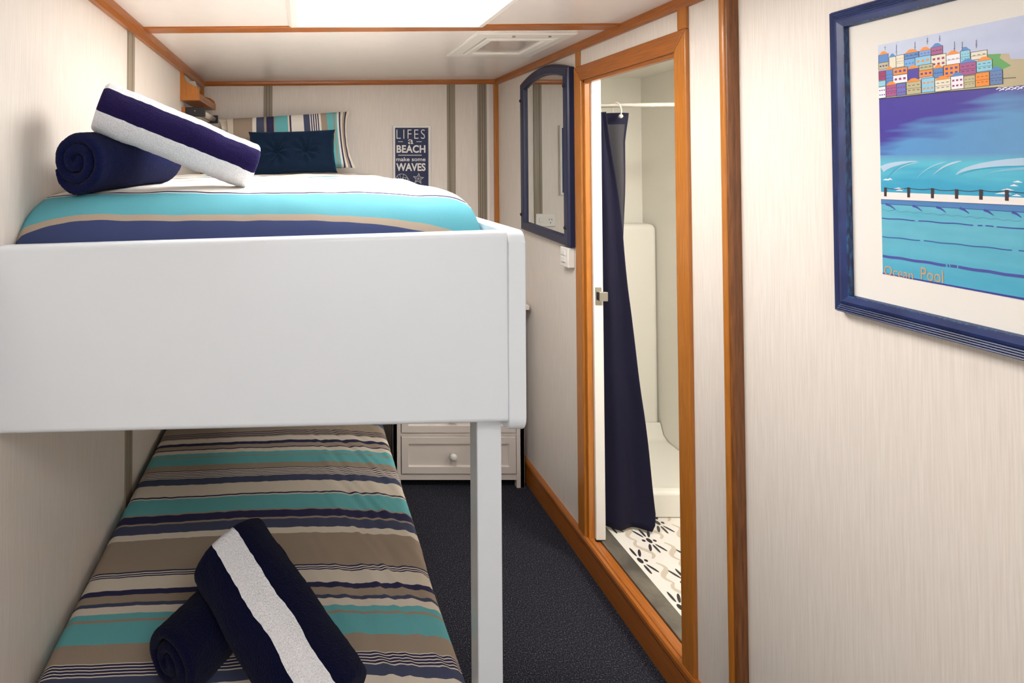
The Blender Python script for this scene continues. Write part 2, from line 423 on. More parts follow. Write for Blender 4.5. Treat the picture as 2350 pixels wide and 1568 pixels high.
# ------------------------------------------------------------------ ceiling lamps and hatch
def ceiling_panel(x0,x1,y0,y1, label, lm):
    zz = zc((x0+x1)/2)
    t = thing('ceiling_light', ((x0+x1)/2,(y0+y1)/2,zz), label, 'ceiling light')
    m = MB(); f = lambda a,b,h: Vector((a,b,zz-h))
    m.sweep([(x0-.035,y0-.035),(x1+.035,y0-.035),(x1+.035,y1+.035),(x0-.035,y1+.035)], [(0,-.006),(0,.008),(.010,.016),(.028,.018),(.035,.012),(.035,.004)], f)
    part(m, 'frame', WPLAS, t)
    m = MB(); m.box(x0,x1,y0,y1,zz-.009,zz-.004); dd = part(m, 'diffuser', lm, t)
    return t
ceiling_panel(-.005,.575,1.2,1.765, 'bright square ceiling light over the upper bunk, in front of the wooden ceiling batten', LAMP)
ceiling_panel(.05,.60,-.45,.05, 'square ceiling light nearest the cabin entrance, behind the bunk foot', LAMP2)
t = thing('ceiling_light', (1.58,1.50,2.0), 'added round washroom light, out of view above the patterned tiles', 'ceiling light')  # added to brighten the washroom, set where the doorway hides it
m = MB(); m.tube([(1.58,1.50,2.0),(1.58,1.50,1.975)], [.15,.14], 32); part(m, 'diffuser', BATH_FILL, t)
m = MB(); m.torus((1.58,1.50,1.99),(0,0,1),.155,.012,36,8); part(m, 'frame', WPLAS, t, smooth=True)

hx0,hx1,hy0,hy1 = .625,.985,1.925,2.325
hz = zc(.8)
t = thing('ceiling_hatch', ((hx0+hx1)/2,(hy0+hy1)/2,hz), 'white framed square roof hatch with a grey pane beside the door wall', 'ceiling hatch')
f = lambda a,b,h: Vector((a,b,hz-h))
m = MB(); m.sweep([(hx0,hy0),(hx1,hy0),(hx1,hy1),(hx0,hy1)], [(0,-.006),(0,.006),(.004,.010),(.045,.012),(.05,.008),(.05,-.002)], f); part(m, 'frame', WPLAS, t)
m = MB(); m.sweep([(hx0+.055,hy0+.055),(hx1-.055,hy0+.055),(hx1-.055,hy1-.055),(hx0+.055,hy1-.055)], [(0,.0),(0,.012),(.006,.016),(.024,.016),(.03,.010),(.03,.003)], f); part(m, 'inner_frame', WPLAS, t)
m = MB(); m.box(hx0+.08,hx1-.08,hy0+.08,hy1-.08,hz-.008,hz-.003); part(m, 'pane', HPANE, t)
m = MB(); m.box(hx0+.048,hx1-.048,hy0+.048,hy1-.048,hz-.002,hz+.0005); part(m, 'seal', BLACK, t)
for k in ((hx0+.14),(hx0+.27)):
    m = MB(); m.tube([(k,hy0+.022,hz-.011),(k,hy0+.022,hz-.015)], .005, 10); part(m, 'screw', STEEL, t)

# ------------------------------------------------------------------ bunk bed
bed = thing('bunk_bed', (0,1.0,0), 'white painted bunk bed with a deep plain foot board and square post', 'bunk bed')
m = MB()
ya, yb2 = .985, 1.018
c = [atY(0,991,1.0), atY(1168,964,1.0), atY(1168,527,1.0), atY(0,563,1.0)]
bl, br, tr, tl = [(p.x,p.z) for p in c]
sl = (tr[1]-tl[1])/(tr[0]-tl[0]); sb = (br[1]-bl[1])/(br[0]-bl[0])
XE = .395
poly = [(XL+.002, bl[1]+sb*(XL-bl[0])), (XE-.02, br[1]+.000), (XE, br[1]), (XE, tr[1]), (XL+.002, tl[1]+sl*(XL-tl[0]))]
m.prism(poly, lambda a,b,h: Vector((a,h,b)), ya, yb2); part(m, 'foot_board', WHITE, bed, bevel=.011, seg=5)
ZT, ZB = tr[1], atY(1185,986,1.0).z
m = MB()
# side board: rounded near corner (in plan) and rounded bottom end
def side_loop():
    pts=[]; r=.035
    pr = [(ZB, .975)]
    return pr
prof = []
r = .03
for k in range(7):
    a = PI/2*k/6; prof.append((.979+r-r*math.sin(a), ZB+r-r*math.cos(a)))
prof += [(.979, ZT-.02)]
for k in range(7):
    a = PI/2*k/6; prof.append((.979+.02-.02*math.cos(a), ZT-.02+.02*math.sin(a)))
prof += [(YB-.02, ZT), (YB-.02, ZB)]
m.prism(prof, lambda a,b,h: Vector((h,a,b)), .372, .403); part(m, 'side_board', WHITE, bed, bevel=.013, seg=5)
m = MB(); m.box(.328,.374,1.024,1.068,0,br[1]+.02); part(m, 'post', WHITE, bed, bevel=.003)
m = MB(); m.box(XL+.002,.380,1.02,YB-.025,1.09,1.12); part(m, 'platform', DARKBASE, bed)
m = MB(); m.box(XL+.004,.315,1.03,YB-.025,0,.27); part(m, 'lower_base', DARKBASE, bed, bevel=.004)

# cloth colours
CREAM=srgb(232,221,205); TAUPE=srgb(168,152,135); TEAL=srgb(108,186,192); NAVY=srgb(50,50,86); SLATE=srgb(74,81,108); WHT=srgb(246,243,240); LAV=srgb(140,128,150)
CREAM2=srgb(240,234,226)

# ------------------------------------------------------------------ lower bunk: mattress and duvet
LZ = .49
m = MB(); m.box(XL+.012,.30,1.04,YB-.03,.272,.455); tag(m.build('mattress', MATT, bevel=.03), 'pale mattress hidden under the striped quilt of the lower bunk', 'mattress')
# stripes read along the middle of the bed: (crop row, colour) pairs
vs = [(-160,TAUPE),(-90,CREAM),(-60,NAVY),(-45,TAUPE),(-20,TEAL),(10,CREAM),(25,SLATE),(40,TAUPE),(76,NAVY),(79,TAUPE),(84,NAVY),(87,TAUPE),(92,NAVY),(95,TAUPE),(100,CREAM),(119,NAVY),(131,TAUPE),(146,NAVY),(150,CREAM),
      (165,TEAL),(180,TAUPE),(184,TEAL),(216,TAUPE),(240,NAVY),(243,CREAM),(247,NAVY),(250,CREAM),(254,NAVY),(257,CREAM),(261,NAVY),(264,CREAM),(268,NAVY),(271,CREAM),(274,SLATE),(302,CREAM),
      (352,NAVY),(358,CREAM),(363,TEAL),(428,TAUPE),(434,NAVY),(466,TAUPE),(474,SLATE),(514,CREAM),(540,TAUPE),(681,NAVY),(687,CREAM),(692,NAVY),(697,CREAM),(701,NAVY),(706,CREAM),
      (763,NAVY),(786,TAUPE),(820,SLATE),(836,CREAM),(868,TEAL),(893,TAUPE),(905,TEAL),(1000,TAUPE),(1084,CREAM),(1088,NAVY),(1096,CREAM),(1101,NAVY),(1110,CREAM),(1115,NAVY),(1124,CREAM),(1129,NAVY),(1138,CREAM),(1144,SLATE),(1196,CREAM),(1290,SLATE),(1330,TAUPE)]
def v2Y(v): return atZ(690, 950+v/1.958, LZ+.012).y
bounds = [(v2Y(v), c) for v, c in vs]            # Y decreasing
def stripe_col(Y):
    c = TAUPE
    for y, k in bounds:
        if Y <= y: c = k
    if Y > bounds[0][0]:                          # the pattern repeats further up the bed
        return stripe_col(Y-.62) if Y-.62 > 1.0 else CREAM
    return c
def lower_surface(X, Y):
    x0, x1 = XL+.012, .338
    u = (X-x0)/(x1-x0); cx = 4*u*(1-u)
    z = LZ-.012+.024*min(1,cx)**.7
    # pulled folds running diagonally near the aisle side
    w = max(0, min(1, (X+.05)/.25))
    s = noise.noise(Vector(((X*1.6+Y*.55)*9, (Y-X*.6)*2.2, 3.1)))
    z += .011*w*s*(0.6+.4*math.sin(Y*3)) + .0060*(.3+.7*w)*noise.noise(Vector(((X*1.5+Y*.7)*34, (Y-X*.6)*4, 8)))
    z += .003*noise.noise(Vector((X*5, Y*4, 9)))
    z += .0022*noise.noise(Vector(((X*1.3+Y*.2)*26, Y*7, 1.5)))*(.4+.6*w)
    return z
def make_duvet(name, xs_prof, ys, surf, col, warp=None):
    pass
ys = [1.0+.012*i for i in range(int((YB-.02-1.0)/.012)+1)]
ys += [b for b,_ in bounds if 1.0 < b < YB-.02]
ys += [b+.62 for b,_ in bounds if b > 1.5 and b+.62 < YB-.02]
ys = sorted(set(round(y,5) for y in ys))
cols_x = [(XL+.010,-.10),(XL+.009,-.05),(XL+.012,-.02)]
N = 110
xs = [(XL+.012+(.338-XL-.012)*i/N) for i in range(N+1)]
def edge_round(X, x0, x1, r):
    dz = 0
    if X < x0+r: q=(x0+r-X)/r; dz = r*(1-math.sqrt(max(0,1-q*q)))
    if X > x1-r: q=(X-x1+r)/r; dz = r*(1-math.sqrt(max(0,1-q*q)))
    return dz
V=[]; Fc=[]; Cc=[]
x0, x1 = XL+.012, .338
colsN = N+1+6
for Y in ys:
    row=[]
    Ye = max(0, 1.03-Y)/.03; foot = .03*(1-math.sqrt(max(0,1-min(1,Ye)**2)))
    wig = .006*noise.noise(Vector((Y*4,0,5)))
    for k in range(3): row.append((x0+.002, Y, LZ-.15+.035*k))
    for X in xs:
        yy = Y + .012*math.sin((X+.1)*5.0) - .010*noise.noise(Vector((X*3,Y*2,0)))+.01*(1-4*((X-x0)/(x1-x0))*(1-(X-x0)/(x1-x0)))
        row.append((X+(wig if X>.2 else 0), yy, lower_surface(X,Y)-edge_round(X,x0,x1,.03)-foot))
    for k in range(3): row.append((x1+wig-.002-.004*k, Y, LZ-.06-.045*k))
    V += row
n = colsN
for i in range(len(ys)-1):
    c = stripe_col((ys[i]+ys[i+1])/2)
    for j in range(n-1): Fc.append((i*n+j,i*n+j+1,(i+1)*n+j+1,(i+1)*n+j)); Cc.append(c)
# foot drop
o0 = len(V)
for k in range(1,4):
    V += [(p[0], p[1]-.002*k, max(.33, p[2]-.045*k)) for p in V[:n]]
lo = 0
for k in range(3):
    nx = o0+k*n
    for j in range(n-1): Fc.append((nx+j,nx+j+1,lo+j+1,lo+j)); Cc.append(SLATE if k<1 else CREAM)
    lo = nx
md = MB(); md.add(V, Fc, 0, Cc)
dv = md.build('quilt', COTTON, smooth=True, solid=.006)
tag(dv, 'striped taupe, teal, navy and cream quilt covering the shaded lower bunk', 'quilt')

# ------------------------------------------------------------------ upper bunk: mattress and duvet
m = MB(); m.box(XL+.03,.33,1.09,YB-.05,1.122,1.34); tag(m.build('mattress', MATT, bevel=.03), 'pale mattress hidden under the bright striped quilt of the upper bunk', 'mattress')
UX0, UX1 = XL+.002, .372
def up_z(X, Y):
    g = .044*max(0,(X+.02)/.392)**2.3 + .018*max(0,(-.40-X)/.155)**2
    d_ = Y-1.022-g
    base = 1.349+(.123*(1-math.exp(-d_/.052)) if d_ > 0 else 2.2*d_)
    base = max(base, 1.30)
    tr = max(0,(X-.27)/.102); fall = .028*tr**3*(.75+.25*math.exp(-(Y-1.02)/.4))
    tl_ = max(0,(-.38-X)/.17); fall += .010*tl_**2
    z = base - fall
    z += .006*noise.noise(Vector((X*6,Y*5,2)))*min(1,(Y-1.02)*5) + .002*noise.noise(Vector((X*22,Y*16,7)))
    z += .010*math.exp(-((Y-2.30-.1*X)/.06)**2)*(.5+.5*math.sin(X*9)) + .007*max(0,min(1,(Y-1.3)/.5))
    return z - (edge_round(X, UX0-1, UX1, .022) if X > 0 else .4*edge_round(X, UX0, UX1, .02))
TEAL_U=srgb(88,162,176); SLATE_U=srgb(54,66,108)
# colour bands from the foot board upwards
Ub = [(1.0,TAUPE),(1.031,SLATE_U),(1.062,TAUPE),(1.073,TEAL_U),(1.155,WHT),(1.160,NAVY),(1.172,CREAM2),(1.40,LAV),(1.415,CREAM2),(1.6,TAUPE),(1.64,CREAM2),(1.86,SLATE),(1.88,WHT),(1.90,SLATE),(1.92,CREAM2),(2.1,TEAL),(2.16,CREAM2),(2.28,TAUPE),(2.34,NAVY),(2.36,CREAM2),(2.48,SLATE),(2.50,CREAM2),(2.52,NAVY),(2.54,CREAM2),(2.62,TEAL),(2.72,TAUPE),(2.8,CREAM2)]
def ucol(Y):
    c = TAUPE
    for y,k in Ub:
        if Y >= y: c = k
    return c
ys = [1.022,1.026]+[1.03+.006*i for i in range(30)]+[1.21+.014*i for i in range(int((YB-.03-1.21)/.014))]+[b for b,_ in Ub if b>1.022]
ys = sorted(set(round(y,4) for y in ys)); N=90
xs = [UX0+(UX1-UX0)*i/N for i in range(N+1)]
V=[];Fc=[];Cc=[]
V += [(X, 1.020, 1.25) for X in [UX0]+xs+[UX1,UX1]]
rows=1
for Y in ys:
    V.append((UX0, Y, 1.25))
    for X in xs:
        u=(X-UX0)/(UX1-UX0)
        V.append((X + (.004*noise.noise(Vector((Y*6,1,1))) if u>.9 else 0), Y+ (.020*noise.noise(Vector((X*3,Y*1.5,4))) if Y>1.3 else 0), up_z(X,Y)))
    V.append((UX1+.002, Y, 1.36)); V.append((UX1-.003, Y, 1.26)); rows+=1
n = N+1+3
for i in range(rows-1):
    c = ucol((ys[i-1]+ys[i])/2) if i else TAUPE
    for j in range(n-1): Fc.append((i*n+j,i*n+j+1,(i+1)*n+j+1,(i+1)*n+j)); Cc.append(c)
md = MB(); md.add(V,Fc,0,Cc)
tag(md.build('quilt', COTTON, smooth=True, solid=.006), 'bright white quilt with a broad turquoise and navy band on the upper bunk', 'quilt')
def utop(x, y): return up_z(x, y)

# ------------------------------------------------------------------ pillow and cushion on the upper bunk
def pillow_mesh(w, h, th, n1=64, n2=40, flange=0, colf=None, tufts=(), wr=.004, seed=0, pipe=False):
    """a pillow in its own frame: a across, b up, c towards the viewer; returns MB in (a,b,c)"""
    mb = MB()
    for sgn in (1,-1):
        V=[];Fc=[];Cc=[]
        for j in range(n2+1):
            for i in range(n1+1):
                u=2*i/n1-1; v=2*j/n2-1
                a = u*w/2*(1-.05*(1-v*v)*abs(u)**4 ) ; b = v*h/2*(1-.05*(1-u*u)*abs(v)**4)
                # pinched corners
                a *= 1-.03*(1-abs(v)**3)*abs(u)**6; b *= 1-.05*(1-abs(u)**3)*abs(v)**6
                e = max(0,(1-abs(u)**2.6))*max(0,(1-abs(v)**2.6))
                c = th/2*e**.42
                if flange:
                    fa = max(0, (abs(u)*w/2-(w/2-flange))/flange)
                    if fa>0: c = min(c, .006+.01*math.sin(v*17+seed)*fa*.6+ .002)
                nz = noise.noise(Vector((u*4+seed,v*4,seed)))
                c += sgn*wr*nz*e
                if sgn>0:
                    for (tu,tv,dp) in tufts:
                        du=(u-tu)*w/2; dv2=(v-tv)*h/2; r=math.hypot(du,dv2); an=math.atan2(dv2,du)
                        c -= dp*math.exp(-(r/.022)**1.3)
                        c += .0085*math.sin(an*8+seed+tu*5)*math.exp(-((r-.040)/.03)**2)
                V.append((a,b,sgn*c))
        for j in range(n2):
            for i in range(n1):
                q=(j*(n1+1)+i, j*(n1+1)+i+1, (j+1)*(n1+1)+i+1, (j+1)*(n1+1)+i)
                Fc.append(q if sgn>0 else q[::-1])
                Cc.append(colf((i+.5)/n1,(j+.5)/n2) if colf else None)
        mb.add(V,Fc,0,Cc if colf else None)
    return mb
def place(mb, mat4): mb.v=[tuple(mat4@Vector(p)) for p in mb.v]; return mb
def frame_m(origin, ax, bx):
    a=Vector(ax).normalized(); b=(Vector(bx)-a*a.dot(Vector(bx))).normalized(); c=a.cross(b)
    M=Matrix((a,b,c)).transposed().to_4x4(); M.translation=Vector(origin); return M
pst = [(0,CREAM),(.05,CREAM),(.115,TAUPE),(.265,CREAM2),(.295,SLATE),(.355,TAUPE),(.37,NAVY),(.425,TAUPE),(.435,TEAL),(.53,CREAM),(.54,NAVY),(.555,CREAM2),(.645,SLATE),(.69,CREAM2),(.698,NAVY),(.707,CREAM2),(.715,NAVY),(.724,CREAM2),(.732,NAVY),(.74,CREAM2),(.749,NAVY),(.758,CREAM2),(.775,TAUPE),(.82,TEAL),(.87,TAUPE),(.882,TEAL),(.90,CREAM2),(.915,NAVY),(.93,CREAM),(.95,TAUPE),(.965,NAVY),(.98,CREAM)]
def pcol(u,v):
    c=CREAM
    for a,k in pst:
        if u>=a: c=k
    return c
pb = pillow_mesh(.70,.325,.15,n1=240,n2=44,flange=.045,colf=pcol,seed=2)
bp_ = utop(-.05,2.85)
place(pb, frame_m((-.080,2.83,bp_+.160), (1,0,.062), (0,.40,1)))
tag(pb.build('pillow', COTTON, smooth=True), 'striped cream, taupe, teal and navy pillow leaning on the end wall', 'pillow')
cb = pillow_mesh(.43,.225,.11,n1=96,n2=60,tufts=((-.36,-.02,.045),(.30,-.02,.045)),wr=.007,seed=5)
Mc = frame_m((-.04,2.66,utop(-.04,2.64)+.108), (1,.02,.03), (0,.30,1))
place(cb, Mc)
cu_t = thing('cushion', (-.04,2.66,utop(-.04,2.66)), 'small dark navy velvet cushion with two buttons in front of the striped pillow', 'cushion')
part(cb, 'cover', VELVET, cu_t, smooth=True)
pm = MB(); pts=[]
for k in range(120):
    t=2*PI*k/120; cx,sy=math.cos(t),math.sin(t)
    u=math.copysign(min(1,abs(cx)**.28),cx); v=math.copysign(min(1,abs(sy)**.28),sy)
    a=u*.215*(1-.05*(1-v*v)*abs(u)**4)*(1-.03*(1-abs(v)**3)*abs(u)**6); b=v*.1125*(1-.05*(1-u*u)*abs(v)**4)*(1-.05*(1-abs(u)**3)*abs(v)**6)
    pts.append(Mc@Vector((a,b,0)))
pm.tube(pts+[pts[0]], .0035, 8); part(pm, 'piping', VELVET, cu_t, smooth=True)
for u in (-.36,.30):
    bm_=MB(); q=Mc@Vector((u*.215,-.0025,.012)); bm_.ball(q,.008,12,8); part(bm_, 'button', VELVET, cu_t, smooth=True)

# ------------------------------------------------------------------ towels
TW_N=srgb(22,27,66); TW_SHADE=srgb(14,17,44); TW_P=srgb(38,30,74); TW_W=srgb(240,240,244)  # second navy is for the lower pair, bunk shade mixed into it
def towel_roll(L, Rr, pitch, turns, sq=(1,1), colf=None, seed=0, amp=.0022, wob=.06, end_r=None):
    """a sheet wound into a spiral round the local x axis; length L"""
    mb=MB(); th=pitch*.97; N=int(turns*110); ml=34; ma=7
    loop=[]                                   # (x, radial offset)
    er=th/2
    for k in range(ml+1): loop.append((-L/2+er+(L-2*er)*k/ml, th/2))
    for k in range(1,ma): a=PI/2-PI*k/ma; loop.append((L/2-er+er*math.cos(a), er*math.sin(a)))
    for k in range(ml+1): loop.append((L/2-er-(L-2*er)*k/ml, -th/2))
    for k in range(1,ma): a=-PI/2-PI*k/ma; loop.append((-L/2+er+er*math.cos(a), er*math.sin(a)))
    M=len(loop); V=[];Fc=[];Cc=[]
    rin = Rr-th/2-pitch*turns
    for i in range(N+1):
        th_a=2*PI*turns*i/N; r=rin+pitch*turns*i/N
        tail=1-min(1,max(0,(i-N+22)/22))**2*.75
        bk_=(N-i)/110*360
        if bk_<75: r-=pitch*.62*(1-bk_/75)**2
        head=1
        w=1+wob*noise.noise(Vector((math.cos(th_a)*1.3+seed, math.sin(th_a)*1.3, i/N)))
        for x,o in loop:
            rr=(r+o*tail)*w
            sh = .004*noise.noise(Vector((i*.025,seed,0)))+(.012*(1-i/N))*(.5 if x>0 else -.2)
            tw=th_a+.11*noise.noise(Vector((x*13,seed,3)))+.025*noise.noise(Vector((x*70,seed,1)))
            p=Vector((x+sh, rr*math.cos(tw)*sq[0], rr*math.sin(tw)*sq[1]))
            nn=noise.noise(p*70+Vector((seed,0,0)))*.45+noise.noise(p*230)*.45+noise.noise(p*14+Vector((0,seed,0)))*1.6
            d=Vector((0,math.cos(th_a),math.sin(th_a)))*(1 if o>0 else -1)
            V.append(p+d*amp*nn)
    tot=N
    for i in range(N):
        for j in range(M):
            Fc.append((i*M+j,i*M+(j+1)%M,(i+1)*M+(j+1)%M,(i+1)*M+j))
            Cc.append(colf(i/N, 2*PI*turns*(i+.5)/N, turns) if colf else TW_N)
    Fc.append(tuple(range(M))[::-1]); Cc.append(TW_N); Fc.append(tuple(N*M+j for j in range(M))); Cc.append(TW_N)
    mb.add(V,Fc,0,Cc); return mb
def towel_obj(mb, loc, axis, up, label, twist=0, group=None):
    a=Vector(axis).normalized(); u=Vector(up); c=(u-a*a.dot(u)).normalized(); b=c.cross(a)
    o=mb.build('rolled_towel' , TERRY, smooth=True)
    M=Matrix((a,b,c)).transposed().to_4x4()@Matrix.Rotation(twist,4,'X'); M.translation=Vector(loc); o.matrix_world=M
    return tag(o, label, 'towel', group)
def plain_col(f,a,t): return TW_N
def shade_col(f,a,t): return TW_SHADE
rad=.076
# upper: navy roll, spiral end towards the camera and the left wall
e0=Vector((-.468,1.125,utop(-.45,1.16)+rad-.006)); e1=Vector((-.368,1.45,utop(-.35,1.4)+rad-.004))
ctr=(e0+e1)/2
towel_obj(towel_roll((e1-e0).length, rad, .0235, 2.6, (1,.95), plain_col, 1.0), ctr, e1-e0, (0,0,1),
          'navy rolled towel with its spiral end showing, under the striped one on the upper bunk', twist=R(125))
def striped(bands):
    """bands: list of (angle from the outer end in degrees, colour)"""
    def f(fr, ang, turns):
        back=(2*PI*turns-ang)*180/PI
        c=bands[0][1]
        for a,k in bands:
            if back>=a: c=k
        return c
    return f
sb_ = striped([(0,TW_W),(228,TW_P),(290,TW_W),(560,TW_P)])
s0=Vector((-.422,1.17,1.652)); s1=Vector((-.122,1.27,1.527))
towel_obj(towel_roll((s1-s0).length+.02, .069, .021, 2.5, (1.0,1.0), sb_, 4.0, wob=.05), (s0+s1)/2, s1-s0, (0,0,1),
          'navy and white striped rolled towel leaning across the navy roll on the upper bunk', twist=R(250))
# lower pair: navy darkened to carry the bunk's shade
l0=Vector((-.250,1.065,LZ+.083)); l1=Vector((-.075,1.315,LZ+.083))
towel_obj(towel_roll((l1-l0).length+.02, .073, .023, 2.6, (1,.97), shade_col, 7.0), (l0+l1)/2, l1-l0, (0,0,1),
          'navy rolled towel, bunk shade in its colour, under the striped one on the lower bunk', twist=R(60))
s2=Vector((-.142,1.188,LZ+.206)); s3=Vector((.052,.965,LZ+.100))
towel_obj(towel_roll((s3-s2).length+.03, .083, .0245, 2.6, (.90,1.27), striped([(0,TW_SHADE),(182,TW_W),(219,TW_SHADE)]), 9.0, wob=.05), (s2+s3)/2, s3-s2, (0,0,1),
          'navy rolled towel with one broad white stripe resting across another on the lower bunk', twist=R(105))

# ------------------------------------------------------------------ sign on the end wall
sx0,sx1,sz1 = .5115,.7205,1.744; sz0 = sz1-.385
sg = thing('beach_sign', ((sx0+sx1)/2,YB,sz0), 'navy and white wall plaque with beach wording beside the grey wall strip', 'sign')
m=MB(); m.sweep([(sx0,sz0),(sx1,sz0),(sx1,sz1),(sx0,sz1)], [(0,0),(0,.014),(.002,.017),(.011,.017),(.013,.009),(.013,.0)], fb); part(m,'frame',INKW,sg)
m=MB(); m.box(sx0+.0128,sx1-.0128,YB-.009,YB-.001,sz0+.0128,sz1-.0128); part(m,'panel',INKN,sg)
f2=lambda a,b,h: Vector((a,YB-.0092-h,b)); cxs=(sx0+sx1)/2
def sy(py): return 1.522-(py-380)*YB/1250
m=MB()
def sxp(px): return (px-690)*YB/1250
text_mesh(m,'LIFES',f2,sxp(942),sy(308),.158,.052,offset=-.012,spacing=1.25)
text_mesh(m,'a',f2,sxp(942),sy(325.5),.030,.026)
for a,b in ((913,924),(955,967)):
    m.prism([(sxp(a),sy(325.8)),(sxp(b),sy(325.8)),(sxp(b),sy(324.6)),(sxp(a),sy(324.6))], f2, 0, .0006)
text_mesh(m,'BEACH',f2,sxp(942.5),sy(342),.160,.043,offset=.03,spacing=1.05)
m.prism([(sxp(913),sy(357)),(sxp(967),sy(357)),(sxp(967),sy(355.6)),(sxp(913),sy(355.6))], f2, 0, .0006)
text_mesh(m,'make some',f2,sxp(942),sy(365.5),.163,.022,offset=.012)
text_mesh(m,'WAVES',f2,sxp(942),sy(383.5),.163,.044,offset=.03)
part(m,'lettering',INKW,sg)
m=MB()
def line2(pts,w=.0018,closed=False):
    if closed: pts=pts+[pts[0]]
    for (a,b),(c,d_) in zip(pts,pts[1:]):
        t=Vector((c-a,d_-b)); 
        if t.length<1e-6: continue
        t.normalize(); nx,ny=-t.y*w/2,t.x*w/2; e=t*w*.3
        m.prism([(a-nx-e.x,b-ny-e.y),(c-nx+e.x,d_-ny+e.y),(c+nx+e.x,d_+ny+e.y),(a+nx-e.x,b+ny-e.y)], f2, 0, .0006)
cx,cy=sxp(959),sy(410)
line2([(cx+(.030 if k%2==0 else .013)*math.sin(k*PI/5+.1), cy+(.030 if k%2==0 else .013)*math.cos(k*PI/5+.1)) for k in range(10)],closed=True)
for k in range(5): line2([(cx,cy),(cx+.019*math.sin(k*2*PI/5+.1),cy+.019*math.cos(k*2*PI/5+.1))],.0014)
part(m,'starfish_drawing',INKW,sg); m=MB()
cx,cy=sxp(921),sy(413)
arc=lambda cx,cy,r,a0,a1,n=18,sx=1: [(cx+sx*r*math.cos(R(a0+(a1-a0)*k/n)),cy+r*math.sin(R(a0+(a1-a0)*k/n))) for k in range(n+1)]
line2(arc(cx,cy,.034,-20,200)); line2(arc(cx+.018,cy-.012,.026,0,180)); line2(arc(cx+.018,cy-.012,.013,0,180)); 
for a in (45,80,115,150): line2([(cx+.018+.014*math.cos(R(a)),cy-.012+.014*math.sin(R(a))),(cx+.018+.025*math.cos(R(a)),cy-.012+.025*math.sin(R(a)))],.0014)
for a in (70,110,140): line2([(cx,cy-.01),(cx+.033*math.cos(R(a)),cy+.033*math.sin(R(a)))],.0014)
part(m,'shell_drawing',INKW,sg)

# power outlet on the end wall
pt = thing('power_outlet', (.80,YB,1.19), 'white double power outlet low on the end wall, seen in the mirror', 'power outlet')
m=MB(); m.box(.745,.855,YB-.012,YB-.0005,1.185,1.255); part(m,'cover_plate',WPLAS,pt,bevel=.004)
for xx in (.775,):
    m=MB()
    for dx,dz,an in ((-.008,.006,.5),(.008,.006,-.5),(0,-.012,0)):
        m.prism([(xx+dx-.0012,1.218+dz-.005),(xx+dx+.0012,1.218+dz-.005),(xx+dx+.0012+an*.004,1.218+dz+.005),(xx+dx-.0012+an*.004,1.218+dz+.005)], fb, .0118,.0126)
    part(m,'socket',BLACK,pt)
m=MB(); m.box(.815,.838,YB-.016,YB-.0118,1.21,1.232); part(m,'rocker_switch',WPLAS,pt,bevel=.002)

# ------------------------------------------------------------------ mirror on the door-side wall
XM=XR
fR=lambda a,b,h: Vector((XR-h, a, b))            # a = Y, b = Z
mir = thing('wall_mirror', (XR,2.43,1.2), 'arched mirror in a navy frame beside the wooden door casing', 'mirror')
my0,my1=2.172,2.647
zb_=1.196; zs=1.865; za=1.920
# path runs anticlockwise in (a,b) with a growing to the far side
path=[(my0,zb_),(my1,zb_+.018),(my1,1.915)]
for k in range(1,16):
    t=k/16; y=my1+(my0-my1)*t; path.append((y, 1.915+.045*(4*t*(1-t))))
path.append((my0,1.917))
prof=[(0,0),(0,.022),(.004,.028),(.010,.030),(.036,.030),(.040,.027),(.042,.021),(.044,.019),(.045,.015),(.045,.004)]
m=MB(); m.sweep(path,prof,fR); part(m,'frame',NAVYP,mir)
# glass: same path inset, facing the room
def inset(path,d_):
    out=[];n=len(path)
    for i in range(n):
        p0,p1,p2=Vector(path[i-1]),Vector(path[i]),Vector(path[(i+1)%n]); d1=(p1-p0).normalized(); d2=(p2-p1).normalized()
        n1=Vector((-d1.y,d1.x)); n2=Vector((-d2.y,d2.x)); mm=n1+n2; mm=mm/max(mm.dot(n1),.2); q=p1+mm*d_; out.append((q.x,q.y))
    return out
m=MB(); m.prism(inset(path,.044),fR,.010,.017); part(m,'glass',MIRROR,mir)
for (yy,zz) in ((my0+.028,zb_+.075),(my0+.028,zs-.02),(my1-.012,zb_+.09),(my1-.012,zs-.03)):
    m=MB(); m.ball((XR-.031,yy,zz),.008,12,8,sc=(.6,1,1)); part(m,'stud',BLACK,mir,smooth=True)

# light switch below the mirror
sw = thing('light_switch', (XR,2.22,1.11), 'small white switch box on the wall under the mirror corner', 'light switch')
m=MB(); m.box(XR-.028,XR,2.182,2.248,1.112,1.192); part(m,'housing',WPLAS,sw,bevel=.004)
m=MB(); m.box(XR-.033,XR-.028,2.200,2.232,1.132,1.152); part(m,'rocker',WPLAS,sw,bevel=.0015)
m=MB(); m.box(XR-.033,XR-.028,2.200,2.232,1.160,1.180); part(m,'rocker',WPLAS,sw,bevel=.0015)

